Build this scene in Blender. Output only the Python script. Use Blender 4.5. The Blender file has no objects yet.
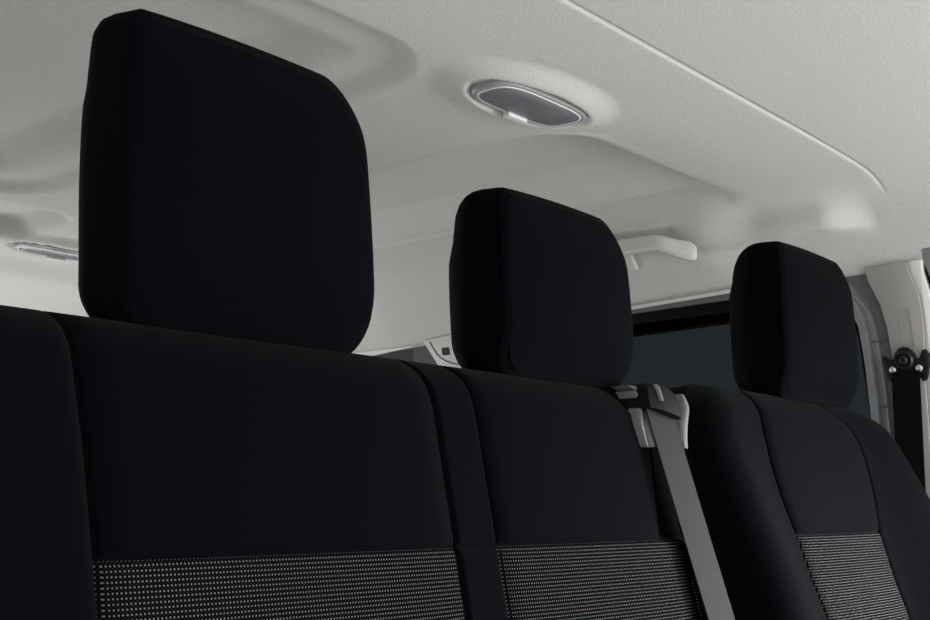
import bpy, bmesh, math, random
from math import sin, cos, pi, sqrt, radians, atan2, exp
from mathutils import Vector, Matrix
random.seed(4)
scene = bpy.context.scene
COL = scene.collection

# ------------------------------------------------------------------ helpers
def new_mesh(name, verts, faces, mat, parent=None, smooth=True):
    me = bpy.data.meshes.new(name)
    me.from_pydata([tuple(v) for v in verts], [], faces)
    me.update()
    bm = bmesh.new(); bm.from_mesh(me)
    bmesh.ops.recalc_face_normals(bm, faces=bm.faces)
    bm.to_mesh(me); bm.free()
    if smooth:
        me.polygons.foreach_set('use_smooth', [True] * len(me.polygons))
    me.materials.append(mat)
    o = bpy.data.objects.new(name, me)
    COL.objects.link(o)
    if parent:
        # world-space mesh under a thing whose Empty sits at its base
        p = Vector(parent.get('_wb', (0, 0, 0)))
        for v in me.vertices: v.co -= p
        me.update()
        o.parent = parent
        o['_wb'] = tuple(p)
    return o

def root(name, label, cat, loc, group=None):
    o = bpy.data.objects.new(name, None); COL.objects.link(o)
    o.empty_display_size = .05
    o.location = loc; o['_wb'] = tuple(loc)
    o['label'] = label; o['category'] = cat
    if group: o['group'] = group
    return o

def tag(o, label, cat, group=None):
    o['label'] = label; o['category'] = cat
    if group: o['group'] = group
    return o

def structure(o, label=None):
    o['kind'] = 'structure'
    if label: o['label'] = label
    return o

def sm(a, b, x):
    if a == b: return 0. if x < a else 1.
    t = min(1, max(0, (x - a) / (b - a))); return t * t * (3 - 2 * t)

def lerp_tab(tab, x):
    if x <= tab[0][0]: return tab[0][1]
    for (a, b), (c, d) in zip(tab, tab[1:]):
        if x <= c:
            return b + (d - b) * (x - a) / (c - a)
    return tab[-1][1]

def smooth_tab(tab, n=3):
    """Catmull-Rom resample of a table so curves stay smooth."""
    pts = [tab[0]] + list(tab) + [tab[-1]]
    out = []
    for i in range(1, len(pts) - 2):
        p0, p1, p2, p3 = pts[i - 1:i + 3]
        for k in range(n):
            t = k / n
            out.append(tuple(.5 * (2 * b + (c - a) * t + (2 * a - 5 * b + 4 * c - d) * t * t + (3 * b - a - 3 * c + d) * t ** 3)
                             for a, b, c, d in zip(p0, p1, p2, p3)))
    out.append(tuple(tab[-1]))
    return out

def bevel(o, w, seg=2, angle=30):
    m = o.modifiers.new('bevel', 'BEVEL'); m.width = w; m.segments = seg
    m.limit_method = 'ANGLE'; m.angle_limit = radians(angle)
    return o

def autosmooth(o, ang=40):
    me = o.data
    bm = bmesh.new(); bm.from_mesh(me)
    for e in bm.edges:
        if len(e.link_faces) == 2:
            e.smooth = e.calc_face_angle(0) < radians(ang)
    bm.to_mesh(me); bm.free()
    return o

def tube(name, pts, r, mat, parent=None, n=10, caps=True, sy=1.0, smooth=True):
    pts = [Vector(p) for p in pts]
    vs, fs = [], []
    rr = r if isinstance(r, (list, tuple)) else [r] * len(pts)
    up = Vector((0, 0, 1))
    for i, p in enumerate(pts):
        t = (pts[min(i + 1, len(pts) - 1)] - pts[max(i - 1, 0)]).normalized()
        a = t.cross(up)
        if a.length < 1e-3: a = t.cross(Vector((0, 1, 0)))
        a.normalize(); b = t.cross(a).normalized()
        for k in range(n):
            th = 2 * pi * k / n
            vs.append(p + a * cos(th) * rr[i] * sy + b * sin(th) * rr[i])
    for i in range(len(pts) - 1):
        for k in range(n):
            fs.append((i * n + k, i * n + (k + 1) % n, (i + 1) * n + (k + 1) % n, (i + 1) * n + k))
    if caps:
        fs.append(tuple(range(n))); fs.append(tuple((len(pts) - 1) * n + k for k in range(n)))
    return autosmooth(new_mesh(name, vs, fs, mat, parent, smooth))

def prism(name, poly, fn, thick, mat, parent=None, bev=0, smooth=True):
    """poly in 2D (a,b); fn(a,b,t) -> world point, t from 0 (back) to 1 (front)."""
    n = len(poly)
    vs = [fn(a, b, 0) for a, b in poly] + [fn(a, b, thick) for a, b in poly]
    fs = [tuple(range(n)), tuple(range(n, 2 * n))] + [(i, (i + 1) % n, n + (i + 1) % n, n + i) for i in range(n)]
    o = new_mesh(name, vs, fs, mat, parent, smooth)
    if bev:
        bm = bmesh.new(); bm.from_mesh(o.data)
        es = [e for e in bm.edges if len(e.link_faces) == 2 and e.calc_face_angle(0) > radians(50)]
        bmesh.ops.bevel(bm, geom=es, offset=bev, segments=2, affect='EDGES', profile=.5)
        bm.to_mesh(o.data); bm.free()
        o.data.polygons.foreach_set('use_smooth', [smooth] * len(o.data.polygons))
    return autosmooth(o, 35) if smooth else o

# ------------------------------------------------------------------ materials
def mat(name, col, rough=.6, metal=0, spec=.5, noise=0, nscale=400, bump=0, bscale=600, sheen=0, trans=0, ior=1.45, bdist=.0006, detail=4, sheen_r=.4):
    m = bpy.data.materials.new(name); m.use_nodes = True
    nt = m.node_tree; b = nt.nodes['Principled BSDF']
    b.inputs['Base Color'].default_value = (*col, 1)
    b.inputs['Roughness'].default_value = rough
    b.inputs['Metallic'].default_value = metal
    b.inputs['Specular IOR Level'].default_value = spec
    b.inputs['IOR'].default_value = ior
    b.inputs['Transmission Weight'].default_value = trans
    if sheen:
        b.inputs['Sheen Weight'].default_value = sheen
        b.inputs['Sheen Roughness'].default_value = sheen_r
        b.inputs['Sheen Tint'].default_value = (.85, .92, 1, 1)
    tc = nt.nodes.new('ShaderNodeTexCoord')
    if noise:
        n = nt.nodes.new('ShaderNodeTexNoise'); n.inputs['Scale'].default_value = nscale; n.inputs['Detail'].default_value = detail
        mr = nt.nodes.new('ShaderNodeMapRange')
        mr.inputs['From Min'].default_value = .3; mr.inputs['From Max'].default_value = .7
        mr.inputs['To Min'].default_value = 1 - noise; mr.inputs['To Max'].default_value = 1 + noise
        mx = nt.nodes.new('ShaderNodeVectorMath'); mx.operation = 'SCALE'
        mx.inputs[0].default_value = col
        nt.links.new(tc.outputs['Object'], n.inputs['Vector'])
        nt.links.new(n.outputs['Fac'], mr.inputs['Value'])
        nt.links.new(mr.outputs['Result'], mx.inputs['Scale'])
        nt.links.new(mx.outputs['Vector'], b.inputs['Base Color'])
    if bump:
        n = nt.nodes.new('ShaderNodeTexNoise'); n.inputs['Scale'].default_value = bscale; n.inputs['Detail'].default_value = 3
        bp = nt.nodes.new('ShaderNodeBump'); bp.inputs['Strength'].default_value = bump; bp.inputs['Distance'].default_value = bdist
        nt.links.new(tc.outputs['Object'], n.inputs['Vector'])
        nt.links.new(n.outputs['Fac'], bp.inputs['Height'])
        nt.links.new(bp.outputs['Normal'], b.inputs['Normal'])
    return m

def fabric(name, col, sheen, spec=.03):
    """fine twill cloth: very dark, diagonal weave bump"""
    m = mat(name, col, rough=.9, spec=spec, sheen=sheen, sheen_r=.55)
    nt = m.node_tree; b = nt.nodes['Principled BSDF']
    tc = [n for n in nt.nodes if n.type == 'TEX_COORD'][0]
    w = nt.nodes.new('ShaderNodeTexWave'); w.wave_type = 'BANDS'; w.bands_direction = 'DIAGONAL'
    w.inputs['Scale'].default_value = 160; w.inputs['Distortion'].default_value = 1.5
    n = nt.nodes.new('ShaderNodeTexNoise'); n.inputs['Scale'].default_value = 30
    ad = nt.nodes.new('ShaderNodeMath'); ad.operation = 'MULTIPLY_ADD'; ad.inputs[1].default_value = .35
    bp = nt.nodes.new('ShaderNodeBump'); bp.inputs['Strength'].default_value = .35; bp.inputs['Distance'].default_value = .0008
    nt.links.new(tc.outputs['Object'], w.inputs['Vector']); nt.links.new(tc.outputs['Object'], n.inputs['Vector'])
    nt.links.new(w.outputs['Fac'], ad.inputs[0]); nt.links.new(n.outputs['Fac'], ad.inputs[2])
    nt.links.new(ad.outputs[0], bp.inputs['Height']); nt.links.new(bp.outputs['Normal'], b.inputs['Normal'])
    return m

def dotted(name, base, dot, small, px=.0031, pz=.00345):
    """dark knit with rows of light thread dots and small dim stitches between"""
    m = mat(name, base, rough=.95, spec=.0)
    nt = m.node_tree; b = nt.nodes['Principled BSDF']; N = nt.nodes.new; L = nt.links.new
    tc = [n for n in nt.nodes if n.type == 'TEX_COORD'][0]
    sp = N('ShaderNodeSeparateXYZ'); L(tc.outputs['Object'], sp.inputs[0])
    def math(op, a, bb=None, c=None):
        n = N('ShaderNodeMath'); n.operation = op
        for i, v in enumerate((a, bb, c)):
            if v is None: continue
            if isinstance(v, (int, float)): n.inputs[i].default_value = v
            else: L(v, n.inputs[i])
        return n.outputs[0]
    def cell(ox, oz, rx, rz, soft):
        u = math('ABSOLUTE', math('SUBTRACT', math('FRACT', math('MULTIPLY_ADD', sp.outputs['X'], 1 / px, ox)), .5))
        v = math('ABSOLUTE', math('SUBTRACT', math('FRACT', math('MULTIPLY_ADD', sp.outputs['Z'], 1 / pz, oz)), .5))
        u = math('DIVIDE', u, rx); v = math('DIVIDE', v, rz)
        d = math('SQRT', math('ADD', math('POWER', u, 2.), math('POWER', v, 2.)))
        mr = N('ShaderNodeMapRange'); L(d, mr.inputs['Value'])
        mr.inputs['From Min'].default_value = 1 - soft; mr.inputs['From Max'].default_value = 1 + soft
        mr.inputs['To Min'].default_value = 1; mr.inputs['To Max'].default_value = 0
        return mr.outputs['Result']
    a = cell(0, 0, .24, .21, .25); c = cell(.5, .5, .26, .14, .4)
    m1 = N('ShaderNodeMix'); m1.data_type = 'RGBA'; m1.inputs[6].default_value = (*base, 1); m1.inputs[7].default_value = (*small, 1); L(c, m1.inputs[0])
    m2 = N('ShaderNodeMix'); m2.data_type = 'RGBA'; L(m1.outputs[2], m2.inputs[6]); m2.inputs[7].default_value = (*dot, 1); L(a, m2.inputs[0])
    L(m2.outputs[2], b.inputs['Base Color'])
    bp = N('ShaderNodeBump'); bp.inputs['Strength'].default_value = .5; bp.inputs['Distance'].default_value = .0006
    L(a, bp.inputs['Height']); L(bp.outputs['Normal'], b.inputs['Normal'])
    return m

M = {}
M['headliner'] = mat('headliner_cloth', (.62, .612, .586), rough=.95, spec=.1, noise=.07, nscale=330, bump=.9, bscale=420, bdist=.0009)
M['cloth'] = fabric('black_twill_cloth', (.0008, .0010, .0017), .012, .03)
M['cloth_side'] = fabric('black_side_cloth', (.0007, .0008, .0016), .002)
M['knit'] = dotted('dotted_knit', (.0015, .0015, .002), (.100, .100, .097), (.009, .012, .012))
M['thread'] = mat('seam_thread', (.002, .002, .003), rough=.9, spec=.1)
M['chrome'] = mat('polished_steel', (.75, .75, .76), rough=.18, metal=1)
M['sleeve'] = mat('grey_plastic_sleeve', (.05, .05, .05), rough=.45)
M['back_shell'] = mat('black_shell_plastic', (.004, .004, .005), rough=.6, spec=.2)
M['guide'] = mat('grey_guide_plastic', (.12, .12, .118), rough=.5, bump=.2, bscale=900)
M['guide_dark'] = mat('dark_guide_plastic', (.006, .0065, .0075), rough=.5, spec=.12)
M['seal'] = mat('grey_rubber_seal', (.13, .13, .132), rough=.6)
M['frit'] = mat('black_glass_border', (.002, .002, .0025), rough=.35, spec=.15)
M['surround'] = mat('grey_painted_metal', (.23, .24, .252), rough=.5, spec=.4, noise=.06, nscale=60)
M['surround_dark'] = mat('grey_seam_metal', (.12, .127, .135), rough=.55, noise=.1, nscale=80)
M['pillar'] = mat('warm_grey_plastic', (.33, .315, .295), rough=.6, spec=.3, bump=.3, bscale=900, bdist=.0004)
M['pillar_light'] = mat('pale_trim_plastic', (.76, .755, .73), rough=.5, spec=.4)
M['white_trim'] = mat('off_white_plastic', (.62, .62, .60), rough=.5, spec=.4)
M['handle'] = mat('light_handle_plastic', (.66, .64, .60), rough=.45, spec=.4, bump=.15, bscale=900)
M['belt_black'] = mat('black_webbing', (.0022, .0022, .0028), rough=.8, spec=.1)
M['anchor'] = mat('black_anchor_plastic', (.008, .008, .009), rough=.38, spec=.45)
M['bolt'] = mat('dark_bolt_steel', (.05, .05, .052), rough=.35, metal=.7)
M['rivet'] = mat('bright_rivet_steel', (.6, .6, .6), rough=.35, metal=.6)
M['bezel'] = mat('lamp_bezel', (.34, .34, .335), rough=.35, spec=.5)
M['bezel_dark'] = mat('lamp_recess', (.20, .20, .205), rough=.35, spec=.5)
M['reflector'] = mat('lamp_reflector', (.62, .63, .66), rough=.4, spec=.5)
M['floor'] = mat('grey_floor_vinyl', (.50, .50, .49), rough=.9, noise=.2, nscale=60)
M['steel_wall'] = mat('inner_body_panel', (.05, .052, .056), rough=.6)
M['left_lining'] = mat('dark_side_lining', (.10, .10, .098), rough=.8)  # kept dark so less light bounces into the headliner recess
M['rear_wall'] = mat('rear_door_trim', (.45, .44, .42), rough=.8)

def webbing_mat():
    m = mat('grey_webbing', (.018, .0185, .0195), rough=.75, spec=.2)
    nt = m.node_tree; b = nt.nodes['Principled BSDF']
    tc = [n for n in nt.nodes if n.type == 'TEX_COORD'][0]
    w = nt.nodes.new('ShaderNodeTexWave'); w.bands_direction = 'X'; w.inputs['Scale'].default_value = 90; w.inputs['Distortion'].default_value = .4
    bp = nt.nodes.new('ShaderNodeBump'); bp.inputs['Strength'].default_value = .3; bp.inputs['Distance'].default_value = .0005
    nt.links.new(tc.outputs['Object'], w.inputs['Vector']); nt.links.new(w.outputs['Fac'], bp.inputs['Height'])
    nt.links.new(bp.outputs['Normal'], b.inputs['Normal'])
    return m
M['webbing'] = webbing_mat()

def glass_tint():
    m = bpy.data.materials.new('privacy_glass'); m.use_nodes = True
    nt = m.node_tree; nt.nodes.clear(); N = nt.nodes.new; L = nt.links.new
    out = N('ShaderNodeOutputMaterial')
    tr = N('ShaderNodeBsdfTransparent'); tr.inputs['Color'].default_value = (.105, .118, .125, 1)
    gl = N('ShaderNodeBsdfGlossy'); gl.inputs['Roughness'].default_value = .04; gl.inputs['Color'].default_value = (.6, .7, .8, 1)
    fr = N('ShaderNodeFresnel'); fr.inputs['IOR'].default_value = 1.12
    mx = N('ShaderNodeMixShader')
    L(fr.outputs[0], mx.inputs[0]); L(tr.outputs[0], mx.inputs[1]); L(gl.outputs[0], mx.inputs[2]); L(mx.outputs[0], out.inputs[0])
    return m
M['glass'] = glass_tint()

def lens_mat():
    m = bpy.data.materials.new('clear_lens'); m.use_nodes = True
    nt = m.node_tree; nt.nodes.clear(); N = nt.nodes.new; L = nt.links.new
    out = N('ShaderNodeOutputMaterial')
    tr = N('ShaderNodeBsdfTransparent'); tr.inputs['Color'].default_value = (.86, .87, .90, 1)
    gl = N('ShaderNodeBsdfGlossy'); gl.inputs['Roughness'].default_value = .12
    fr = N('ShaderNodeFresnel'); fr.inputs['IOR'].default_value = 1.4
    w = N('ShaderNodeTexWave'); w.bands_direction = 'X'; w.inputs['Scale'].default_value = 120
    tc = N('ShaderNodeTexCoord'); bp = N('ShaderNodeBump'); bp.inputs['Strength'].default_value = .3; bp.inputs['Distance'].default_value = .0005
    L(tc.outputs['Object'], w.inputs['Vector']); L(w.outputs['Fac'], bp.inputs['Height']); L(bp.outputs['Normal'], gl.inputs['Normal'])
    mx = N('ShaderNodeMixShader')
    df = N('ShaderNodeBsdfDiffuse'); df.inputs['Color'].default_value = (.42, .43, .46, 1)
    m0 = N('ShaderNodeMixShader'); m0.inputs[0].default_value = .35
    L(tr.outputs[0], m0.inputs[1]); L(df.outputs[0], m0.inputs[2])
    L(fr.outputs[0], mx.inputs[0]); L(m0.outputs[0], mx.inputs[1]); L(gl.outputs[0], mx.inputs[2]); L(mx.outputs[0], out.inputs[0])
    return m
M['lens'] = lens_mat()

# ------------------------------------------------------------------ the body shell
ZC = 1.52
WX0, WK, WZ0 = 2.08, .25, 1.33
def wallx(z): return WX0 + WK * (WZ0 - z)
def edge_z(y): return 1.372 - .036 * max(0, y - 1.0)

def sdbox(x, y, x0, x1, y0, y1, r):
    cx, cy = (x0 + x1) / 2, (y0 + y1) / 2
    qx, qy = abs(x - cx) - (x1 - x0) / 2 + r, abs(y - cy) - (y1 - y0) / 2 + r
    return math.hypot(max(qx, 0), max(qy, 0)) + min(max(qx, qy), 0) - r

LAMPS = [(1.27, .957), (1.368, 2.335)]
def ceil_dz(x, y):
    d = 0.
    # recessed pans in the headliner either side of the centre strip
    s = sdbox(x, y, 1.40, 2.25, .985, 2.02, .12)
    d += .062 * (1 - sm(-.080, 0.0, s)) - .0018 * exp(-((s - .006) / .006) ** 2) * (1 - sm(1.45, 1.6, x))
    s = sdbox(x, y, .2, 1.11, .96, 2.02, .13)
    d += .016 * (1 - sm(-.035, .01, s)) + .032 * (1 - sm(-.17, -.07, s))
    s = sdbox(x, y, .2, 1.27, 2.06, 2.33, .08)
    d += .035 * (1 - sm(-.05, 0, s))
    # pods round the dome lamps
    for cx, cy in LAMPS:
        e = math.hypot((x - cx) / .185, (y - cy) / .10)
        d -= .016 * (1 - sm(.55, 1.0, e))
        e = (abs((x - cx) / .128) ** 2.1 + abs((y - cy) / .056) ** 2.1) ** (1 / 2.1)
        d += .011 * (1 - sm(.86, 1.0, e))
    # transverse joint: groove then a rounded lip
    d += .0008 * (1 - sm(.728, .732, y))
    d += .0034 * exp(-((y - .7325) / .0026) ** 2)
    d -= .0004 * sm(.733, .742, y) * (1 - sm(.745, .90, y))
    # tail: slopes to the rear header
    if y > 2.5: d -= .5 * (y - 2.5) ** 2 * .9 + .02 * sm(2.5, 2.62, y)
    return d

def build_headliner():
    # cross-sections: over the roof bows, and through the deep side recess
    bow = [(.25, ZC), (.6, ZC), (1.0, ZC), (1.4, ZC), (1.65, ZC), (1.80, ZC - .001), (1.91, 1.516), (1.97, 1.505), (2.008, 1.484), (2.034, 1.45), (2.052, 1.41), (2.069, 1.372)]
    deep = [(.25, ZC), (.6, ZC), (1.0, ZC), (1.4, ZC), (1.65, ZC), (1.78, 1.528), (1.86, 1.541), (1.912, 1.553), (1.930, 1.556), (1.940, 1.532), (1.962, 1.482), (2.012, 1.424), (2.069, 1.372)]
    n = 430
    def resample(sec):
        dense = smooth_tab(sec, 30)
        m = len(dense) - 1; out = []
        xs = [p[0] for p in dense]
        L = [0]
        for a, b in zip(dense, dense[1:]): L.append(L[-1] + math.hypot(b[0] - a[0], b[1] - a[1]))
        j = 0
        for i in range(n + 1):
            t = L[-1] * i / n
            while j < len(L) - 2 and L[j + 1] < t: j += 1
            f = (t - L[j]) / (L[j + 1] - L[j])
            out.append((dense[j][0] + f * (dense[j + 1][0] - dense[j][0]), dense[j][1] + f * (dense[j + 1][1] - dense[j][1])))
        return out
    SB, SD = resample(bow), resample(deep)
    ys = []
    y = -.25
    while y < 3.1:
        ys.append(y)
        if .70 < y < .80: y += .0022
        elif .84 < y < 1.08: y += .0038
        elif y < .2: y += .03
        elif y < 2.45: y += .009
        else: y += .02
    vs, fs = [], []
    ns = n + 1
    for y in ys:
        kd = sm(.96, 1.10, y) * (1 - sm(1.96, 2.12, y))
        S = [(a[0] + (b[0] - a[0]) * kd, a[1] + (b[1] - a[1]) * kd) for a, b in zip(SB, SD)]
        for i, (x, z) in enumerate(S):
            a, b = S[max(0, i - 1)], S[min(ns - 1, i + 1)]
            t = Vector((b[0] - a[0], 0, b[1] - a[1])).normalized()
            nrm = Vector((-t.z, 0, t.x))      # up / outward
            w = 1 - sm(1.79 + .10 * (1 - kd), 1.93 + .07 * (1 - kd), x)
            d = ceil_dz(min(x, 2.0), y)
            d = d * (w if y > .80 else 1 - sm(1.965, 2.01, x))
            p = Vector((x, y, z)) + nrm * d
            # bracket swelling on the cant rail where the roof bow comes down
            k = (sm(.76, .85, y) * (1 - sm(.90, 1.16, y)))
            h = sm(1.438, 1.445, z) * (1 - sm(1.452, 1.528, z))
            p.x -= .046 * k * h
            # shallow pocket behind the grab handle
            k = sm(1.13, 1.16, y) * (1 - sm(1.46, 1.50, y))
            p.x += .010 * k * sm(1.45, 1.47, z) * (1 - sm(1.484, 1.490, z))
            p.x -= .004 * k * sm(1.482, 1.490, z) * (1 - sm(1.495, 1.51, z))
            # lower hem follows the window line
            if z < 1.46:
                q = (1.46 - z) / (1.46 - 1.372)
                dz = (edge_z(y) - 1.372) * q
                if y < 2.5: p.z += dz
                else: p.z += dz * (1 - sm(2.5, 2.8, y))
                p.x = p.x - WK * dz
            vs.append(p)
    for j in range(len(ys) - 1):
        for i in range(ns - 1):
            a = j * ns + i
            fs.append((a, a + 1, a + ns + 1, a + ns))
    # turned hem and an upper skin so the lining has thickness
    base = len(vs)
    for j in range(len(ys)):
        e = vs[j * ns + ns - 1]
        vs.append(Vector((e.x + .004, e.y, e.z - .003)))
        vs.append(Vector((e.x + .03, e.y, e.z - .001)))
    for j in range(len(ys) - 1):
        a = j * ns + ns - 1; b = base + 2 * j
        fs.append((a, b, b + 2, a + ns)); fs.append((b, b + 1, b + 3, b + 2))
    o = new_mesh('ceiling', vs, fs, M['headliner'])
    structure(o, 'pale grey cloth headliner with moulded recesses')
    return o
ceiling = build_headliner()
# outer roof skin above the lining
vs = [(.25, -.25, 1.60), (2.05, -.25, 1.60), (2.25, -.25, 1.45), (.25, 3.2, 1.60), (2.05, 3.2, 1.60), (2.25, 3.2, 1.45)]
roof = new_mesh('ceiling', vs, [(0, 1, 4, 3), (1, 2, 5, 4)], M['steel_wall']); roof.name = 'ceiling_roof_skin'
structure(roof, 'outer roof skin above the headliner')

def wp(y, z, off=0):    # point on the tumbling right wall, off = towards the cabin
    return Vector((wallx(z) - off, y, z))
def wall_fn(base):
    return lambda y, z, t: wp(y, z, base + t)

# floor and rear
f = new_mesh('floor', [(0.0, -.25, .0), (2.5, -.25, .0), (2.5, 3.2, .0), (0.0, 3.2, .0)], [(0, 1, 2, 3)], M['floor'])
structure(f, 'pale grey cabin floor')
o = prism('wall_rear', [(.25, 0), (2.5, 0), (2.5, .9), (2.2, 1.5), (.25, 1.5)], lambda a, b, t: Vector((a, 3.12 + t, b)), .04, M['rear_wall'])
structure(o, 'rear door lining behind the back row')
# right body side: sill, front post, middle post, header behind the headliner hem
def wall_panel(name, y0, y1, z0, z1, mt, off=-.05, th=.03, label=None):
    o = prism(name, [(y0, z0), (y1, z0), (y1, z1), (y0, z1)], wall_fn(off), th, mt)
    structure(o, label); return o
lw = prism('wall_left_light_block', [(.66, 0), (3.12, 0), (3.12, .95), (2.75, .95), (2.75, 1.33), (3.12, 1.33), (3.12, 1.55), (.66, 1.55), (.66, 1.33), (.95, 1.33), (.95, .95), (.66, .95)], lambda a, b, t: Vector((.20 + t, a, b)), .04, M['left_lining'])  # unseen side, added to keep light from the left off the headliner recess
structure(lw, 'unseen cabin side lining, added to block light from the left')
sill = wall_panel('wall_right', -.1, 3.12, 0, .90, M['steel_wall'], label='lower body side panel of the van')
hdr = prism('header_rail', [(-.1, 1.345), (3.12, 1.27), (3.12, 1.50), (-.1, 1.50)], wall_fn(-.06), .03, M['steel_wall'], sill)
prism('rear_quarter_panel', [(2.75, .90), (3.12, .90), (3.12, 1.3), (2.75, 1.3)], wall_fn(-.05), .03, M['steel_wall'], sill)
prism('middle_post', [(1.72, .90), (1.95, .90), (1.95, 1.34), (1.72, 1.34)], wall_fn(-.05), .03, M['steel_wall'], sill)
prism('front_post', [(.56, .90), (.82, .90), (.82, 1.35), (.56, 1.35)], wall_fn(-.05), .03, M['steel_wall'], sill)

def rrect(y0, y1, z0, z1, r, n=8, rs=None):
    rs = rs or (r, r, r, r)
    out = []
    for (cy, cz, a0), rr in zip(((y1, z1, 0), (y0, z1, 90), (y0, z0, 180), (y1, z0, 270)), rs):
        sx = 1 if a0 in (0, 270) else -1; sz = 1 if a0 in (0, 90) else -1
        for k in range(n + 1):
            a = radians(a0 + 90 * k / n)
            out.append((cy - sx * rr + rr * cos(a), cz - sz * rr + rr * sin(a)))
    return out

def ring(name, outer, inner, fo, fi, mt, parent, thick):
    """ring between two loops of equal length; fo/fi offsets toward the cabin at each loop"""
    n = len(outer)
    vs = [wp(a, b, fo + thick) for a, b in outer] + [wp(a, b, fi + thick) for a, b in inner] + [wp(a, b, fi) for a, b in inner] + [wp(a, b, fo) for a, b in outer]
    fs = []
    for k in range(4):
        for i in range(n):
            fs.append((k * n + i, k * n + (i + 1) % n, ((k + 1) % 4) * n + (i + 1) % n, ((k + 1) % 4) * n + i))
    return autosmooth(new_mesh(name, vs, fs, mt, parent), 35)

def make_window(name, y0, y1, z0, z1, r, label, surround=True):
    gl = prism(name, rrect(y0 + .001, y1 - .001, z0 + .001, z1 - .001, r), wall_fn(-.030), .004, M['glass'])
    structure(gl, label)
    fo, fi = rrect(y0 - .002, y1 + .002, z0 - .002, z1 + .002, r), rrect(y0 + .006, y1 - .03, z0 + .03, z1 - .034, r * .93)
    ring('glass_border', fo, fi, -.0255, -.0255, M['frit'], gl, .001)
    if surround:
        a, b = rrect(y0 - .004, y1 + .02, z0 - .03, z1 + .028, r + .012), rrect(y0 + .0, y1 - .0, z0, z1, r)
        ring('window_frame', a, b, -.012, -.024, M['surround'], gl, .004)
    return gl
W1 = make_window('window_1', .838, 1.76, .93, 1.366, .085, 'dark tinted side window behind the single seat')
W2 = make_window('window_2', 1.862, 2.72, .93, 1.333, .02, 'dark tinted rear quarter window', surround=False)
prism('seal_strip', [(.90, 1.3585), (1.76, 1.343), (1.76, 1.360), (.90, 1.373)], wall_fn(-.016), .008, M['seal'], W1, bev=.001)

gl = prism('window_3', rrect(.94, 2.76, .94, 1.34, .02), lambda a, b, t: Vector((.215 + t, a, b)), .004, M['glass'])
structure(gl, 'dark tinted side window on the open-door side')
# ribbed grey door post between window and pillar cover
t = prism('trim_1', [(.845, .92), (.838, 1.10), (.834, 1.22), (.836, 1.28), (.852, 1.325), (.885, 1.352), (.93, 1.366), (.93, 1.370), (.765, 1.370), (.765, .90)],
          wall_fn(-.018), .010, M['surround'], bev=.002)
structure(t, 'ribbed grey metal door post beside the tinted window')
# raised ribs following the arch
def arch(off_y, r0):
    pts = []
    for y, z in smooth_tab([(.905 - off_y * .2, 1.372 - off_y * .1), (.86 - off_y * .7, 1.352 - off_y * .45), (.836 - off_y, 1.315 - off_y * .4), (.826 - off_y, 1.26), (.824 - off_y, 1.16), (.832 - off_y, 1.0), (.838 - off_y, .92)], 5):
        pts.append(wp(y, z, -.008))
    return pts
tube('inner_rib', arch(.004, 0), .0042, M['surround'], t)
tube('outer_rib', arch(.022, 0), .0035, M['surround'], t)
for z in (1.247, 1.13, 1.075):
    prism('weld_clip', [(.787, z), (.815, z), (.815, z + .004), (.787, z + .004)], wall_fn(-.008), .004, M['guide'], t)
prism('dark_channel', [(.815, .93), (.805, 1.1), (.801, 1.25), (.808, 1.31), (.835, 1.352), (.87, 1.375), (.80, 1.376), (.776, 1.31), (.775, 1.1), (.80, .93)],
      wall_fn(-.008), .0015, M['surround_dark'], t)

# pillar cover
pc = prism('trim_2', [(.802, 1.378), (.800, 1.37), (.797, 1.352), (.782, 1.31), (.776, 1.27), (.774, 1.20), (.780, 1.13), (.800, 1.03), (.815, .93), (.74, .93), (.722, 1.17), (.710, 1.27), (.711, 1.32), (.722, 1.36), (.724, 1.379)],
           wall_fn(-.008), .022, M['pillar'], bev=.003)
structure(pc, 'warm grey pillar cover behind the black belt anchor')
prism('pillar_edge_highlight', [(.724, 1.379), (.722, 1.36), (.711, 1.32), (.710, 1.27), (.722, 1.17), (.74, .93), (.725, .93), (.706, 1.17), (.694, 1.27), (.694, 1.32), (.700, 1.36), (.698, 1.380)],
      wall_fn(-.010), .020, M['pillar_light'], pc, bev=.003)  # highlight along the turning trim edge, painted as a pale strip
# small raised cap on the pillar
ring('cover_cap', rrect(.730, .752, 1.225, 1.298, .006, 4), rrect(.7325, .7495, 1.2275, 1.2955, .004, 4), .0135, .0135, M['pillar'], pc, .0012)
prism('cap_face', rrect(.733, .749, 1.228, 1.295, .004, 4), wall_fn(.0135), .0006, M['pillar'], pc)
# front door seal at the frame's right edge
ds = prism('trim_3', [(.699, 1.40), (.694, 1.36), (.683, 1.32), (.680, 1.27), (.690, 1.17), (.70, .93), (.66, .93), (.62, 1.36), (.62, 1.40)],
      wall_fn(-.014), .02, M['surround'], bev=.003)
structure(ds, 'grey front door seal beside the pillar cover')

# middle pillar cover (seen between headrests)
t = prism('trim_4', [(1.885, 1.344), (1.78, 1.352), (1.70, 1.352), (1.68, 1.25), (1.66, .93), (1.83, .93), (1.835, 1.20), (1.85, 1.285)],
          wall_fn(-.012), .024, M['white_trim'], bev=.003)
structure(t, 'off-white pillar cover seen left of the middle headrest')
prism('slot_socket', rrect(1.806, 1.828, 1.305, 1.322, .002, 3), wall_fn(.0115), .002, M['frit'], t)
tube('cover_groove', [wp(y, z, .0125) for y, z in smooth_tab([(1.862, 1.340), (1.852, 1.32), (1.836, 1.30), (1.80, 1.284), (1.75, 1.276)], 4)], .0014, M['guide'], t)
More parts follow.
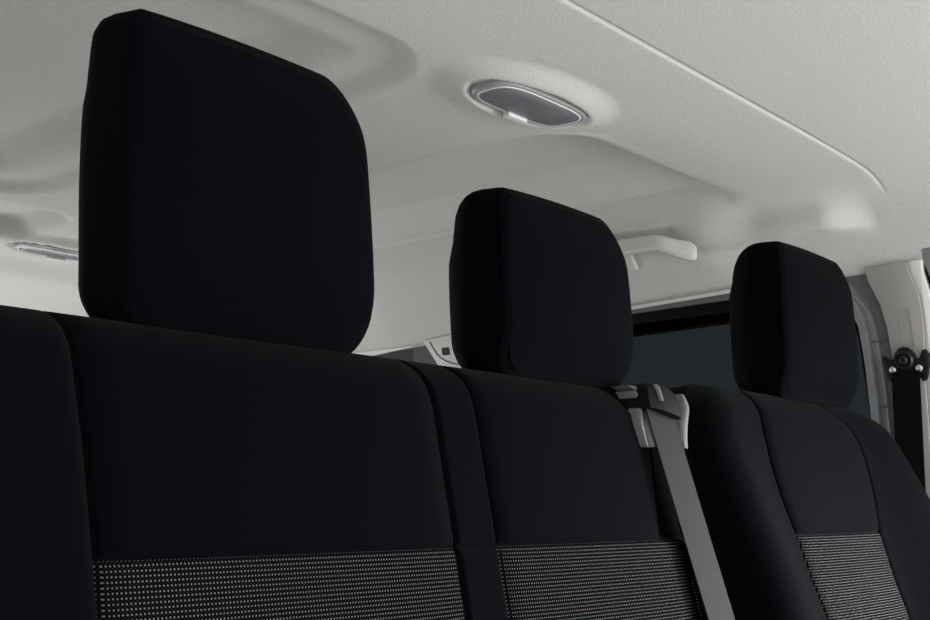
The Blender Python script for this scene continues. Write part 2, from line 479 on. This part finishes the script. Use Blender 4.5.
# bright hem strip along the window line
def hem(name, y0, y1, dz, r, label):
    n = 24
    pts = [wp(y0 + (y1 - y0) * i / n, edge_z(y0 + (y1 - y0) * i / n) - dz, .010) for i in range(n + 1)]
    o = tube(name, pts, r, M['pillar_light'])
    structure(o, label)
hem('trim_5', .90, 1.76, .0018, .0036, 'thin pale edge strip under the headliner above the side window')
t = prism('trim_6', [(1.90, 1.338), (1.96, 1.336), (2.12, 1.3365), (2.3, 1.334), (2.3, 1.317), (2.12, 1.3235), (2.06, 1.325), (1.96, 1.332)],
          wall_fn(-.002), .006, M['pillar_light'])
structure(t, 'pale wedge strip above the rear quarter window')

# ------------------------------------------------------------------ dome lamps
def lens_outline(a, b, n=40, p=3.6):
    out = []
    for k in range(n):
        t = 2 * pi * k / n
        c, s = cos(t), sin(t)
        out.append((a * math.copysign(abs(c) ** (2 / p), c) , b * math.copysign(abs(s) ** (2 / p), s)))
    return out
def loops(name, rings, mt, parent, cap=False):
    """rings: list of (a, b, z) superellipse loops about the parent's base"""
    vs, fs = [], []; n = 40
    P = Vector(parent['_wb'])
    for a, b, z in rings:
        for x, y in lens_outline(a, b, n): vs.append(P + Vector((x, y, z)))
    for j in range(len(rings) - 1):
        for k in range(n): fs.append((j * n + k, j * n + (k + 1) % n, (j + 1) * n + (k + 1) % n, (j + 1) * n + k))
    if cap: fs.append(tuple((len(rings) - 1) * n + k for k in range(n)))
    return new_mesh(name, vs, fs, mt, parent)
def make_lamp(loc, label):
    r = root('dome_lamp', label, 'ceiling lamp', loc, 'dome lamps in the headliner')
    # z = 0 at the recess floor of the headliner, negative hangs down
    loops('bezel', [(.102, .0435, .003), (.102, .0435, -.004), (.100, .042, -.0070), (.095, .039, -.0070), (.093, .0372, -.004), (.093, .0372, .004)], M['bezel'], r)
    loops('reflector', [(.092, .0365, -.004), (.087, .032, .002), (.075, .024, .006), (.03, .009, .007)], M['reflector'], r, cap=True)
    loops('lens', [(.0925, .0368, -.005), (.089, .034, -.0085), (.073, .027, -.0100), (.03, .011, -.0105)], M['lens'], r, cap=True)
    loops('lens_rim', [(.0945, .0380, -.0060), (.0940, .0376, -.0078), (.0925, .0366, -.0082), (.0912, .0356, -.0074)], M['pillar_light'], r)
    # festoon bulb inside, switch rocker on the near rim
    P = Vector(loc)
    b = tube('bulb', [P + Vector(v) for v in ((-.018, .006, -.001), (-.013, .006, -.001), (-.010, .006, -.001), (0, .006, -.001), (.010, .006, -.001), (.013, .006, -.001), (.018, .006, -.001))],
             [.002, .0035, .0045, .005, .0045, .0035, .002], M['rivet'], r)
    sw = prism('switch', rrect(-.022, .022, -.006, .006, .003, 4), lambda a, b, t: P + Vector((a + .012, b + .036, -.0075 - t)), .0070, M['pillar_light'], r, bev=.001)
    for k in range(3):
        tube('switch_ridge', [P + Vector((.003 + k * .009, .032, -.0132)), P + Vector((.003 + k * .009, .040, -.0132))], .0012, M['white_trim'], sw, n=6)
    return r
make_lamp((LAMPS[0][0], LAMPS[0][1], ZC - .008), 'oval clear ceiling lamp with white switch, above the middle headrest')
make_lamp((LAMPS[1][0], LAMPS[1][1], ZC - .008), 'oval clear ceiling lamp at the far rear, half hidden by the largest headrest')

# ------------------------------------------------------------------ grab handle
def grab_handle():
    y0, y1 = 1.108, 1.40
    zc = 1.448
    r = root('grab_handle', 'light grey fixed grab handle above the side window', 'handle', (wallx(zc) - .03, (y0 + y1) / 2, zc))
    path = smooth_tab([(-.006, 0), (-.012, .004), (-.030, .030), (-.042, .052), (-.045, .08), (-.045, .1325)], 4)
    full = [(a, y0 + b, 0) for a, b in path] + [(a, y1 - b, 0) for a, b in reversed(path[:-1])]
    vs, fs = [], []
    prof = [(-.007, -.015), (-.011, -.011), (-.011, .009), (-.007, .014), (.006, .015), (.010, .011), (.010, -.011), (.006, -.015)]
    for i, (a, y, _) in enumerate(full):
        p0, p1 = full[max(0, i - 1)], full[min(len(full) - 1, i + 1)]
        tv = Vector((p1[0] - p0[0], p1[1] - p0[1], 0)).normalized()
        nv = Vector((tv.y, -tv.x, 0))        # outward from the bar in plan
        e = min(y - y0, y1 - y); s = 1 + .25 * (1 - sm(0, .05, e)); 
        dz = -.020 * (1 - sm(0, .07, e))
        for u, w in prof:
            vs.append(Vector((wallx(zc) - .056 + a, y, zc + dz + w * s + .012)) + nv * (-u))
    n = len(prof)
    for i in range(len(full) - 1):
        for k in range(n): fs.append((i * n + k, i * n + (k + 1) % n, (i + 1) * n + (k + 1) % n, (i + 1) * n + k))
    fs.append(tuple(range(n))); fs.append(tuple((len(full) - 1) * n + k for k in range(n)))
    g = new_mesh('grip', vs, fs, M['handle'], r)
    autosmooth(g, 40)
    prism('end_cap', rrect(y0 + .000, y0 + .030, zc - .018, zc + .016, .004, 3), lambda y, z, t: Vector((wallx(zc) - .054 - t - (y - y0) * .55, y + .002, z + .008)), .0022, M['handle'], r, bev=.0006)
    prism('mounting_tab', [(1.243, 1.424), (1.262, 1.424), (1.264, 1.45), (1.243, 1.455)], lambda y, z, t: Vector((2.01 - t - (z - 1.424) * .8, y, z)), .012, M['handle'], r, bev=.002)
grab_handle()

# ------------------------------------------------------------------ headrests
def headrest(parent, xc, y0, zb, zt, hw, cloth, depth=.105):
    """cushion with a seam ring round its front panel, two steel posts below"""
    hz = (zt - zb) / 2; zc = (zt + zb) / 2
    N = 96
    def outline():
        pts = []
        rt, rb = .047, .040
        for k in range(N):
            pass
        # walk: rounded rect with tapered top
        segs = []
        def arc(cx, cz, rx, rz, a0, a1, n):
            for i in range(n):
                a = radians(a0 + (a1 - a0) * i / n); segs.append((cx + rx * cos(a), cz + rz * sin(a)))
        wt, wb = hw + .003, hw + .003           # right edge leans in towards the top
        lt, lb = hw - .009, hw - .013    # left edge stays upright
        arc(wt - .058, hz - .066, .058, .066, 0, 90, 16)
        for i in range(12): segs.append((wt - .058 - (wt - .058 + lt - .011) * i / 12, hz + .0015 * sin(pi * i / 12)))
        arc(-lt + .011, hz - .016, .011, .016, 90, 180, 12)
        for i in range(12):
            f = i / 12; segs.append((-lt - .003 * sin(f * pi) + (lt - lb) * f, (hz - .016) - (2 * hz - .016 - .036) * f))
        arc(-lb + .034, -hz + .036, .034, .036, 180, 270, 12)
        for i in range(12): segs.append((-lb + .034 + (wb - .022 + lb - .034) * i / 12, -hz))
        arc(wb - .022, -hz + .034, .022, .034, 270, 360, 12)
        for i in range(12):
            f = i / 12; segs.append((wb - (wb - wt) * sm(-.35, 1, f) - 0, -hz + .034 + (2 * hz - .034 - .066) * f))
        out = []
        for x, z in segs:
            if x > 0: x -= .026 * max(0, (z + hz) / (2 * hz)) ** 1.7 * x / hw
            out.append((x, z))
        return out
    O = outline(); n = len(O)
    def thick(z):   # z relative to centre: thinner above the rear notch
        return 1.08 - .06 * sm(hz - .070, hz - .048, z) - .06 * sm(hz - .05, hz, z)
    rings = []      # (inset, y)
    for f in (.02, .12, .25, .4, .52, .62, .70, .76, .81, .85, .88, .905, .925): rings.append((None, f, -.001 * (1 - f * f) * 6))
    front = [(.009, .0004), (.0045, .0012), (.0022, .0028), (.0010, .0048), (.0007, .0058), (.0026, .0068), (.0007, .0078), (.0002, .010), (0, .018)]
    back = [(0, .028), (.0015, .040), (.005, .053), (.011, .066), (.019, .077), (.030, .087), (.045, .096), (.065, .102)]
    def row(ix, iz, y):
        out = []
        for (x, z) in O:
            px = x * max(0, (hw - ix)) / hw; pz = z * max(0, (hz - iz)) / hz
            yy = y * thick(pz) if y > .018 else y
            if px < 0: px += .009 * (1 - sm(.006, .045, y)) * (-px / hw)
            # the front panel curls back towards its lower edge and a little at the top
            cw = 1 - sm(.02, depth, y)
            yy += cw * cw * .022 * (1 - sm(-hz - .05, -hz + .062, pz)) * 2 * .8
            yy += cw * .005 * (1 - sm(0, .05, hz - pz))
            yy += cw * .010 * (px / hw) ** 4 * 0.6
            out.append(Vector((xc + px, y0 + yy, zc + pz)))
        return out
    R = []
    for _, f, y in rings:
        R.append(row(hw * (1 - f), hz * (1 - f), y * 1.0 + .0006))
    kf = len(R)
    for i, y in front + back: R.append(row(i, i if y < .02 else i * .6, y))
    for f, y in ((.45, .104), (.2, .105), (.02, .105)): R.append(row(hw * (1 - f), hz * (1 - f), y))
    split = kf + 5          # the seam ring
    def mk(name, rows, mt, par, cap0=False, cap1=False):
        vs, fs = [], []
        for rr in rows: vs += rr
        for j in range(len(rows) - 1):
            for k in range(n): fs.append((j * n + k, j * n + (k + 1) % n, (j + 1) * n + (k + 1) % n, (j + 1) * n + k))
        if cap0: fs.append(tuple(range(n)))
        if cap1: fs.append(tuple((len(rows) - 1) * n + k for k in range(n)))
        return new_mesh(name, vs, fs, mt, par)
    h = mk('headrest', R[split:], M[cloth] if cloth != 'cloth' else M['cloth'], parent, cap1=True)
    mk('front_panel', R[:split + 1], M[cloth], h, cap0=True)
    for s in (-1, 1):
        x = xc + s * .066
        tube('post', [(x, y0 + .036, zb + .03), (x, y0 + .036, zb - .01), (x, y0 + .036, zb - .06)], .0062, M['chrome'], h, n=14)
    return h

def sleeve(parent, x, y, z):
    P = Vector((x, y, z)); vs, fs = [], []; n = 24
    prof = [(.021, -.010), (.021, .001), (.018, .0045), (.009, .0055), (.0068, .003), (.0068, -.01)]
    for r, h in prof:
        for k in range(n): vs.append(P + Vector((r * 1.25 * cos(2 * pi * k / n), r * .8 * sin(2 * pi * k / n), h)))
    for j in range(len(prof) - 1):
        for k in range(n): fs.append((j * n + k, j * n + (k + 1) % n, (j + 1) * n + (k + 1) % n, (j + 1) * n + k))
    return new_mesh('post_sleeve', vs, fs, M['sleeve'], parent)

# ------------------------------------------------------------------ seat backs
def seat_back(parent, edges, seams, ztop, plane, extra, hseam, zbot, thick, r, regions, cornR, back_name='back_shell'):
    """edges=(XL(z),XR(z)); seams=list of X(z); extra(x,z,cols) offsets; regions: per column strip (name,mat) above/below hseam"""
    XLf, XRf = edges
    def XL(z):
        e = ztop - z
        c = cornR - sqrt(max(0, cornR ** 2 - max(0, cornR - e) ** 2)) if e < cornR else 0
        return XLf(z) + c
    def XR(z):
        e = ztop - z
        c = cornR - sqrt(max(0, cornR ** 2 - max(0, cornR - e) ** 2)) if e < cornR else 0
        return XRf(z) - c
    # column parameter list: (strip index, fraction, special groove distance)
    ctrl = [XL] + seams + [XR]
    cols = []
    g = .0035
    for k in range(len(ctrl) - 1):
        base = [0, .012, .03, .06, .1] if k == 0 else [0]
        m = 26
        fr = [i / m for i in range(m)]
        cols.append((k, fr))
    # rows
    zs = []
    z = zbot
    while z < ztop - r - .001:
        zs.append(z); z += .014 if abs(z - hseam) > .02 else .0016
    for i in range(15):
        a = i / 14 * pi / 2
        zs.append(ztop - r + r * sin(a))
    # columns: absolute X per row, grooves resolved with extra columns
    def xs_for(z):
        out = []; tagk = []
        nk = len(ctrl) - 1
        for k in range(nk):
            a, b = ctrl[k](z), ctrl[k + 1](z)
            a = min(max(a, XL(z)), XR(z)); b = min(max(b, XL(z)), XR(z))
            w = b - a
            sa = g if k > 0 else r; sb = g if k < nk - 1 else r
            sa = min(sa, w * .4); sb = min(sb, w * .4)
            na, nb = (6 if k > 0 else 12), (6 if k < nk - 1 else 12)
            for i in range(na):
                f = i / na
                out.append(a + sa * (f if k > 0 else 1 - cos(f * pi / 2))); tagk.append(k)
            for i in range(16):
                out.append(a + sa + (w - sa - sb) * i / 16); tagk.append(k)
            for i in range(nb):
                f = i / nb
                out.append(b - sb + sb * (f if k < nk - 1 else sin(f * pi / 2))); tagk.append(k)
        out.append(XR(z)); tagk.append(nk - 1)
        return out, tagk
    V = []; ncol = None
    def drop(e):
        if e >= r: return 0
        q = (r - max(e, 0)); return r - sqrt(max(0, r * r - q * q))
    for z in zs:
        xs, tk = xs_for(z); ncol = len(xs)
        row = []
        for i, x in enumerate(xs):
            eL, eR, eT = x - XL(z), XR(z) - x, ztop - z
            # soft min: combine the rounding of side and top
            qs = [max(0, 1 - e / r) for e in (min(eL, eR), eT)]
            q = min(1, sqrt(qs[0] ** 2 + qs[1] ** 2))
            dy = r * (1 - sqrt(max(0, 1 - q * q)))
            y = plane(z) + dy
            gr = 0
            for s in seams:
                sx = s(z); d = abs(x - sx)
                if XL(z) + r * .3 < sx < XR(z) - r * .3: gr = max(gr, .0045 * max(0, 1 - (d / g)) ** .7)
            d = abs(z - hseam)
            gr = max(gr, .0035 * max(0, 1 - d / .0045) * (1 if 1 <= tk[i] or True else 0) if has_h(tk[i], regions) else 0)
            y += gr
            y -= extra(x, z, XL(z), XR(z), [s(z) for s in seams]) * (1 - min(1, qs[1]) ** 2)
            row.append(Vector((x, y, z)))
        V.append(row)
    objs = []
    _, tk = xs_for(zs[len(zs) // 2])
    nk = len(ctrl) - 1
    hrow = min(range(len(zs)), key=lambda i: abs(zs[i] - hseam))
    for k in range(nk):
        c0 = tk.index(k); c1 = (tk.index(k + 1) if k < nk - 1 else ncol - 1)
        reg = regions[k]
        spans = [(0, len(zs) - 1, reg[0])] if len(reg) == 1 else [(0, hrow, reg[1]), (hrow, len(zs) - 1, reg[0])]
        for r0, r1, (nm, mt) in spans:
            vs, fs = [], []; w = c1 - c0 + 1
            for j in range(r0, r1 + 1): vs += V[j][c0:c1 + 1]
            for j in range(r1 - r0):
                for i in range(w - 1): a = j * w + i; fs.append((a, a + 1, a + w + 1, a + w))
            o = new_mesh(nm, vs, fs, M[mt], parent)
            me = o.data
            # make sure the panel faces the front
            if me.polygons[len(me.polygons) // 2].normal.y > 0: me.flip_normals()
            objs.append(o)
    # shell: sides, top and back
    loop = [V[j][0] for j in range(len(zs))] + [V[-1][i] for i in range(1, ncol)] + [V[j][-1] for j in range(len(zs) - 2, -1, -1)]
    prof = [(0, 0), (.35, 0), (.8, .0), (.93, .008), (1, .022)]
    vs, fs = [], []; n = len(loop)
    cx = sum(p.x for p in loop) / n; cz = (zbot + ztop) / 2
    for f, ins in prof:
        for p in loop:
            yb = plane(p.z) + thick
            y = p.y + (yb - p.y) * f
            vs.append(Vector((p.x + (cx - p.x) * ins * 1.2 + (p.x < cx) * taper(f) - (p.x >= cx) * taper(f), y, p.z - max(0, p.z - (ztop - .1)) * ins * 2)))
    for j in range(len(prof) - 1):
        for k in range(n - 1): fs.append((j * n + k, j * n + k + 1, (j + 1) * n + k + 1, (j + 1) * n + k))
    L = (len(prof) - 1) * n
    m = len(zs)
    # back face strips between left and right sides
    for j in range(m - 1):
        a, b = L + j, L + j + 1
        c, d = L + n - 1 - j, L + n - 2 - j
        if j < m - 2: fs.append((a, b, d, c))
        else: fs.append(tuple([a] + [L + q for q in range(m - 1, n - m + 1)] + [c]))
    o = new_mesh(back_name, vs, fs, M['cloth_side'], parent)
    autosmooth(o, 50)
    return objs
def taper(f): return .03 * f
def has_h(k, regions): return len(regions[k]) > 1

K = .21
def plane_b(z): return .72 + K * (z - 1.08)
def plane_s(z): return .70 + K * (z - 1.08)

bench = root('bench_seat', 'black two-person bench seat with dotted lower panels and two headrests', 'seat', (.73, .80, .0))
def extra_b(x, z, xl, xr, s):
    e = 0
    # left bolster stands a little proud, cushions crown softly between the seams
    if x < s[0]: e += .010 * sm(0, .02, s[0] - x)
    for a, b in ((s[0], s[1]), (s[2], s[3])):
        if a < x < b:
            u = (x - a) / (b - a); e += .007 * (1 - (2 * u - 1) ** 4)
    if s[1] < x < s[2]: e += .002
    if x > s[3]: e -= .010 * sm(0, .02, x - s[3]) * sm(.905, .925, z)
    return e
seams_b = [lambda z: lerp_tab([(.8, .443), (.99, .438), (1.072, .432), (1.1, .425)], z),
           lambda z: lerp_tab([(.8, .7965), (1.04, .7965), (1.07, .79), (1.1, .775)], z),
           lambda z: lerp_tab([(.8, .8535), (1.04, .8535), (1.072, .848), (1.1, .83)], z),
           lambda z: lerp_tab([(.8, 1.185), (.911, 1.190), (.920, 1.139), (1.02, 1.157), (1.05, 1.135), (1.10, 1.09)], z)]
seat_back(bench, (lambda z: .255, lambda z: 1.226), seams_b, 1.0865, plane_b, extra_b, .916, .50, .115, .036,
          [[('side_bolster', 'cloth')], [('upper_panel', 'cloth'), ('dotted_panel', 'knit')], [('centre_strip', 'cloth'), ('lower_centre_strip', 'cloth')],
           [('upper_panel', 'cloth'), ('dotted_panel', 'knit')], [('edge_shade_panel', 'cloth_side'), ('lower_edge_panel', 'knit')]], .045)  # upper edge strip: darker cloth, sunk, stands for shade of belt and guide
headrest(bench, .597, .72, 1.081, 1.324, .139, 'cloth')
headrest(bench, 1.030, .72, 1.081, 1.277, .133, 'cloth')
for x in (.597 - .066, .597 + .066, 1.03 - .066, 1.03 + .066): sleeve(bench, x, .760, 1.0838)

single = root('single_seat', 'charcoal single seat with high bolsters and finely striped lower panel, beside the window', 'seat', (1.597, .78, .0))
seams_s = [lambda z: lerp_tab([(.75, 1.488), (.81, 1.469), (.86, 1.450), (.915, 1.436), (.96, 1.420), (1.005, 1.412), (1.05, 1.412), (1.09, 1.418), (1.12, 1.425)], z),
           lambda z: lerp_tab([(.75, 1.75), (.79, 1.742), (.85, 1.722), (.916, 1.712), (.95, 1.722), (.983, 1.728), (1.02, 1.728), (1.047, 1.720), (1.075, 1.690), (1.09, 1.660), (1.12, 1.64)], z)]
def extra_s(x, z, xl, xr, s):
    h = .012 + .040 * (1 - sm(.80, 1.085, z))
    e = 0
    if x < s[0]:
        u = (x - xl) / max(1e-4, s[0] - xl); e += h * (1 - sm(.22, 1.0, u))
    elif x > s[1]:
        u = (xr - x) / max(1e-4, xr - s[1]); e += h * (1 - sm(.30, 1.0, u))
    else:
        u = (x - s[0]) / (s[1] - s[0]); e += .006 * (1 - (2 * u - 1) ** 4)
    return e
seat_back(single, (lambda z: 1.262, lambda z: lerp_tab([(.5, 1.94), (.94, 1.92), (.99, 1.907), (1.04, 1.885), (1.08, 1.86), (1.12, 1.83)], z)), seams_s, 1.107, plane_s, extra_s, .916, .50, .10, .045,
          [[('side_bolster', 'cloth')], [('upper_panel', 'cloth'), ('dotted_panel', 'knit')], [('side_bolster', 'cloth')]], .085)
headrest(single, 1.634, .70, 1.097, 1.321, .141, 'cloth')
for x in (1.634 - .066, 1.634 + .066): sleeve(single, x, .742, 1.103)

# seat cushions and bases so the seats stand on the floor
def cushion(parent, x0, x1, y0, y1, z0, z1, nm='seat_cushion', mt='cloth'):
    o = prism(nm, rrect(x0, x1, y0, y1, .04, 6), lambda a, b, t: Vector((a, b, z0 + t)), z1 - z0, M[mt], parent, bev=.02)
    return o
cushion(bench, .26, 1.225, .12, .60, .36, .50); cushion(bench, .32, 1.17, .2, .70, .0, .37, 'seat_base', 'back_shell')
cushion(single, 1.27, 1.93, .10, .58, .36, .50); cushion(single, 1.33, 1.87, .18, .68, .0, .37, 'seat_base', 'back_shell')

# ------------------------------------------------------------------ belt guide on the bench shoulder
def front_fn(base):     # point at seat (x,z), standing off the bench surface towards the front
    def fn(x, z, t):
        e = max(0, 1.0865 - z); r = .036
        q = max(0, 1 - e / r); dy = r * (1 - sqrt(max(0, 1 - q * q)))
        return Vector((x, plane_b(z) + dy * .2 - base - t, z + .0))
    return fn
def drape(name, left, right, base, th, mt, parent):
    """curved strip between two edge curves of (x,z), following the shoulder"""
    l, rr = smooth_tab(left, 5), smooth_tab(right, 5)
    n = len(l); vs, fs = [], []; fn = front_fn(base); m = 5
    for i in range(n):
        for k in range(m + 1):
            u = k / m
            x = l[i][0] + (rr[i][0] - l[i][0]) * u; z = l[i][1] + (rr[i][1] - l[i][1]) * u
            vs.append(fn(x, z, th * (1 - (2 * u - 1) ** 4 * .6)))
    for i in range(n):
        for k in range(m + 1):
            u = k / m
            x = l[i][0] + (rr[i][0] - l[i][0]) * u; z = l[i][1] + (rr[i][1] - l[i][1]) * u
            vs.append(fn(x, z, -base - .012))
    w = m + 1; B = n * w
    for i in range(n - 1):
        for k in range(m):
            a = i * w + k
            fs.append((a, a + 1, a + w + 1, a + w)); fs.append((B + a, B + a + 1, B + a + w + 1, B + a + w))
        fs.append((i * w, (i + 1) * w, B + (i + 1) * w, B + i * w)); fs.append((i * w + m, (i + 1) * w + m, B + (i + 1) * w + m, B + i * w + m))
    for i in (0, n - 1):
        for k in range(m): a = i * w + k; fs.append((a, a + 1, B + a + 1, B + a))
    return autosmooth(new_mesh(name, vs, fs, mt, parent), 45)
def up(l): return [(x * (1 + .030 * sm(1.03, 1.085, z)), z) for x, z in l]
G = drape('belt_guide', up([(1.098, 1.080), (1.107, 1.069), (1.120, 1.046), (1.128, 1.023), (1.131, 1.0165)]), up([(1.105, 1.079), (1.115, 1.066), (1.127, 1.046), (1.133, 1.022), (1.1335, 1.017)]), .007, .006, M['guide'], bench)
drape('guide_horn', up([(1.122, 1.066), (1.126, 1.060), (1.132, 1.044), (1.137, 1.026), (1.137, 1.0165)]), up([(1.150, 1.067), (1.152, 1.060), (1.1545, 1.043), (1.152, 1.026), (1.147, 1.0175)]), .008, .008, M['guide'], G)
drape('guide_horn', up([(1.190, 1.083), (1.196, 1.066), (1.199, 1.048), (1.200, 1.030), (1.199, 1.018)]), up([(1.197, 1.082), (1.207, 1.068), (1.214, 1.048), (1.214, 1.030), (1.209, 1.017)]), .010, .010, M['guide'], G)
drape('guide_top_plate', up([(1.094, 1.0865), (1.104, 1.081), (1.118, 1.0755)]), up([(1.160, 1.0865), (1.156, 1.081), (1.150, 1.0735)]), .010, .004, M['guide'], G)
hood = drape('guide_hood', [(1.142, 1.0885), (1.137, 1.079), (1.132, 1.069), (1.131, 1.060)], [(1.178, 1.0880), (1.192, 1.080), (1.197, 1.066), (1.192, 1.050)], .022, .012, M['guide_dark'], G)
drape('hood_rib', [(1.148, 1.0875), (1.146, 1.079), (1.144, 1.068)], [(1.153, 1.0875), (1.151, 1.079), (1.149, 1.068)], .033, .003, M['guide'], hood)

# grey belt running down from the guide
def webbing(name, path, w, th, mt, parent=None, wdir=Vector((1, 0, 0))):
    vs, fs = [], []
    n = len(path)
    for i, p in enumerate(path):
        p = Vector(p)
        t = (Vector(path[min(i + 1, n - 1)]) - Vector(path[max(0, i - 1)])).normalized()
        nr = wdir.cross(t).normalized()
        for a, b in ((-.5, -.35), (-.47, -.5), (.47, -.5), (.5, -.35), (.5, .35), (.47, .5), (-.47, .5), (-.5, .35)):
            vs.append(p + wdir * a * w + nr * b * th)
    for i in range(n - 1):
        for k in range(8): fs.append((i * 8 + k, i * 8 + (k + 1) % 8, (i + 1) * 8 + (k + 1) % 8, (i + 1) * 8 + k))
    fs.append(tuple(range(8))); fs.append(tuple((n - 1) * 8 + k for k in range(8)))
    return autosmooth(new_mesh(name, vs, fs, mt, parent), 50)
bb = root('seat_belt', 'grey seat belt running down from the guide on the bench shoulder', 'seat belt', (1.19, .69, 1.07))
path = []
for i in range(30):
    z = 1.070 - i * .0155
    path.append((lerp_tab([(.5, 1.272), (.82, 1.202), (.91, 1.186), (1.03, 1.166), (1.07, 1.160)], z), plane_b(z) - .019, z))
webbing('webbing', path, .057, .0016, M['webbing'], bb)

# ------------------------------------------------------------------ black belt on the pillar
bp = root('seat_belt', 'black seat belt hanging from a round anchor on the pillar by the window', 'seat belt', (wallx(1.2) - .03, .75, 1.20))
AC = (.7475, 1.203)
def an(y, z, t): return wp(y, z, .018 + t)
# D-ring plate
plate = [(-.040, -.020), (-.045, -.006), (-.047, .012), (-.042, .022), (-.034, .020), (-.028, .008), (-.022, .006), (-.018, .018), (-.010, .026), (0, .0285), (.010, .026), (.018, .018), (.022, .008), (.029, .008), (.036, .014), (.043, .016), (.046, .004), (.044, -.014), (.036, -.030), (.026, -.036), (.022, -.024), (-.022, -.024), (-.028, -.034), (-.036, -.030)]
# note y grows to the left in view
prism('anchor_plate', [(AC[0] + a * .92, AC[1] + b) for a, b in plate], an, .010, M['anchor'], bp, bev=.0025)
def disc(name, y, z, prof, mt, parent):
    vs, fs = [], []; n = 28
    for r, h in prof:
        for k in range(n):
            a = 2 * pi * k / n; vs.append(wp(y + r * cos(a), z + r * sin(a), h))
    for j in range(len(prof) - 1):
        for k in range(n): fs.append((j * n + k, j * n + (k + 1) % n, (j + 1) * n + (k + 1) % n, (j + 1) * n + k))
    fs.append(tuple((len(prof) - 1) * n + k for k in range(n)))
    return autosmooth(new_mesh(name, vs, fs, mt, parent), 40)
d = disc('bolt_cover', AC[0] + .001, AC[1] + .004, [(.017, .026), (.017, .031), (.0145, .034), (.011, .034), (.0098, .031), (.0098, .029)], M['anchor'], bp)
disc('bolt', AC[0] + .001, AC[1] + .004, [(.0075, .028), (.0075, .035), (.006, .0365), (.004, .0365), (.0035, .034)], M['bolt'], d)
for s in (-1, 1):
    disc('rivet', AC[0] + s * .0235, AC[1] - .011, [(.0058, .027), (.0058, .0300), (.0042, .0315), (.002, .032)], M['rivet'], bp)
path = []
for i in range(24):
    z = 1.188 - i * .022
    p = wp(lerp_tab([(.6, .79), (.95, .772), (1.19, .7475)], z), z, .032)
    path.append(tuple(p))
webbing('webbing', path, .050, .0016, M['belt_black'], bp, wdir=Vector((0, 1, 0)))

# ------------------------------------------------------------------ light
w = bpy.data.worlds.new('daylight'); scene.world = w; w.use_nodes = True
nt = w.node_tree; bg = nt.nodes['Background']
bg.inputs['Color'].default_value = (.98, .99, 1.0, 1)
# daylight is brighter ahead and to the right of the van, darker on the open-door side
tc = nt.nodes.new('ShaderNodeTexCoord'); dp = nt.nodes.new('ShaderNodeVectorMath'); dp.operation = 'DOT_PRODUCT'
dp.inputs[1].default_value = (.55, -.80, .0)
ma = nt.nodes.new('ShaderNodeMath'); ma.operation = 'MULTIPLY_ADD'; ma.inputs[1].default_value = .95; ma.inputs[2].default_value = 1.36
nt.links.new(tc.outputs['Generated'], dp.inputs[0]); nt.links.new(dp.outputs['Value'], ma.inputs[0]); nt.links.new(ma.outputs[0], bg.inputs['Strength'])
def area(name, loc, target, sx, sy, power, col=(1, 1, 1), spread=180):
    l = bpy.data.lights.new(name, 'AREA'); l.shape = 'RECTANGLE'; l.size = sx; l.size_y = sy; l.energy = power; l.color = col; l.spread = radians(spread)
    o = bpy.data.objects.new(name, l); COL.objects.link(o)
    o.location = loc
    o.rotation_euler = (Vector(target) - Vector(loc)).to_track_quat('-Z', 'Y').to_euler()
    return o
area('front_passenger_window_daylight', (2.05, -.12, .95), (1.45, .72, .52), .5, .45, 8, spread=70)
area('added_headliner_contrast_light', (2.0, -.75, 1.0), (1.25, 1.0, 1.3), .7, .5, 13)  # added area light, strengthens relief contrast on the headliner
area('added_rear_fill_light', (1.25, 3.06, .75), (1.2, 1.0, .9), 1.3, .8, 15)  # added area light inside the closed rear, brightens floor and headliner

# ------------------------------------------------------------------ camera
cd = bpy.data.cameras.new('camera'); cam = bpy.data.objects.new('camera', cd); COL.objects.link(cam)
cam.location = (0, 0, .95)
cam.rotation_euler = (radians(90 + 9.5253), 0, radians(-49.6917))
cd.sensor_width = 36; cd.lens = 1180 * 36 / 930; cd.clip_start = .02
scene.camera = cam
scene.view_settings.view_transform = 'Standard'
scene.view_settings.look = 'None'
scene.view_settings.exposure = 0
scene.view_settings.gamma = 1
scene.view_settings.use_curve_mapping = False
for o in bpy.data.objects:
    if '_wb' in o: del o['_wb']
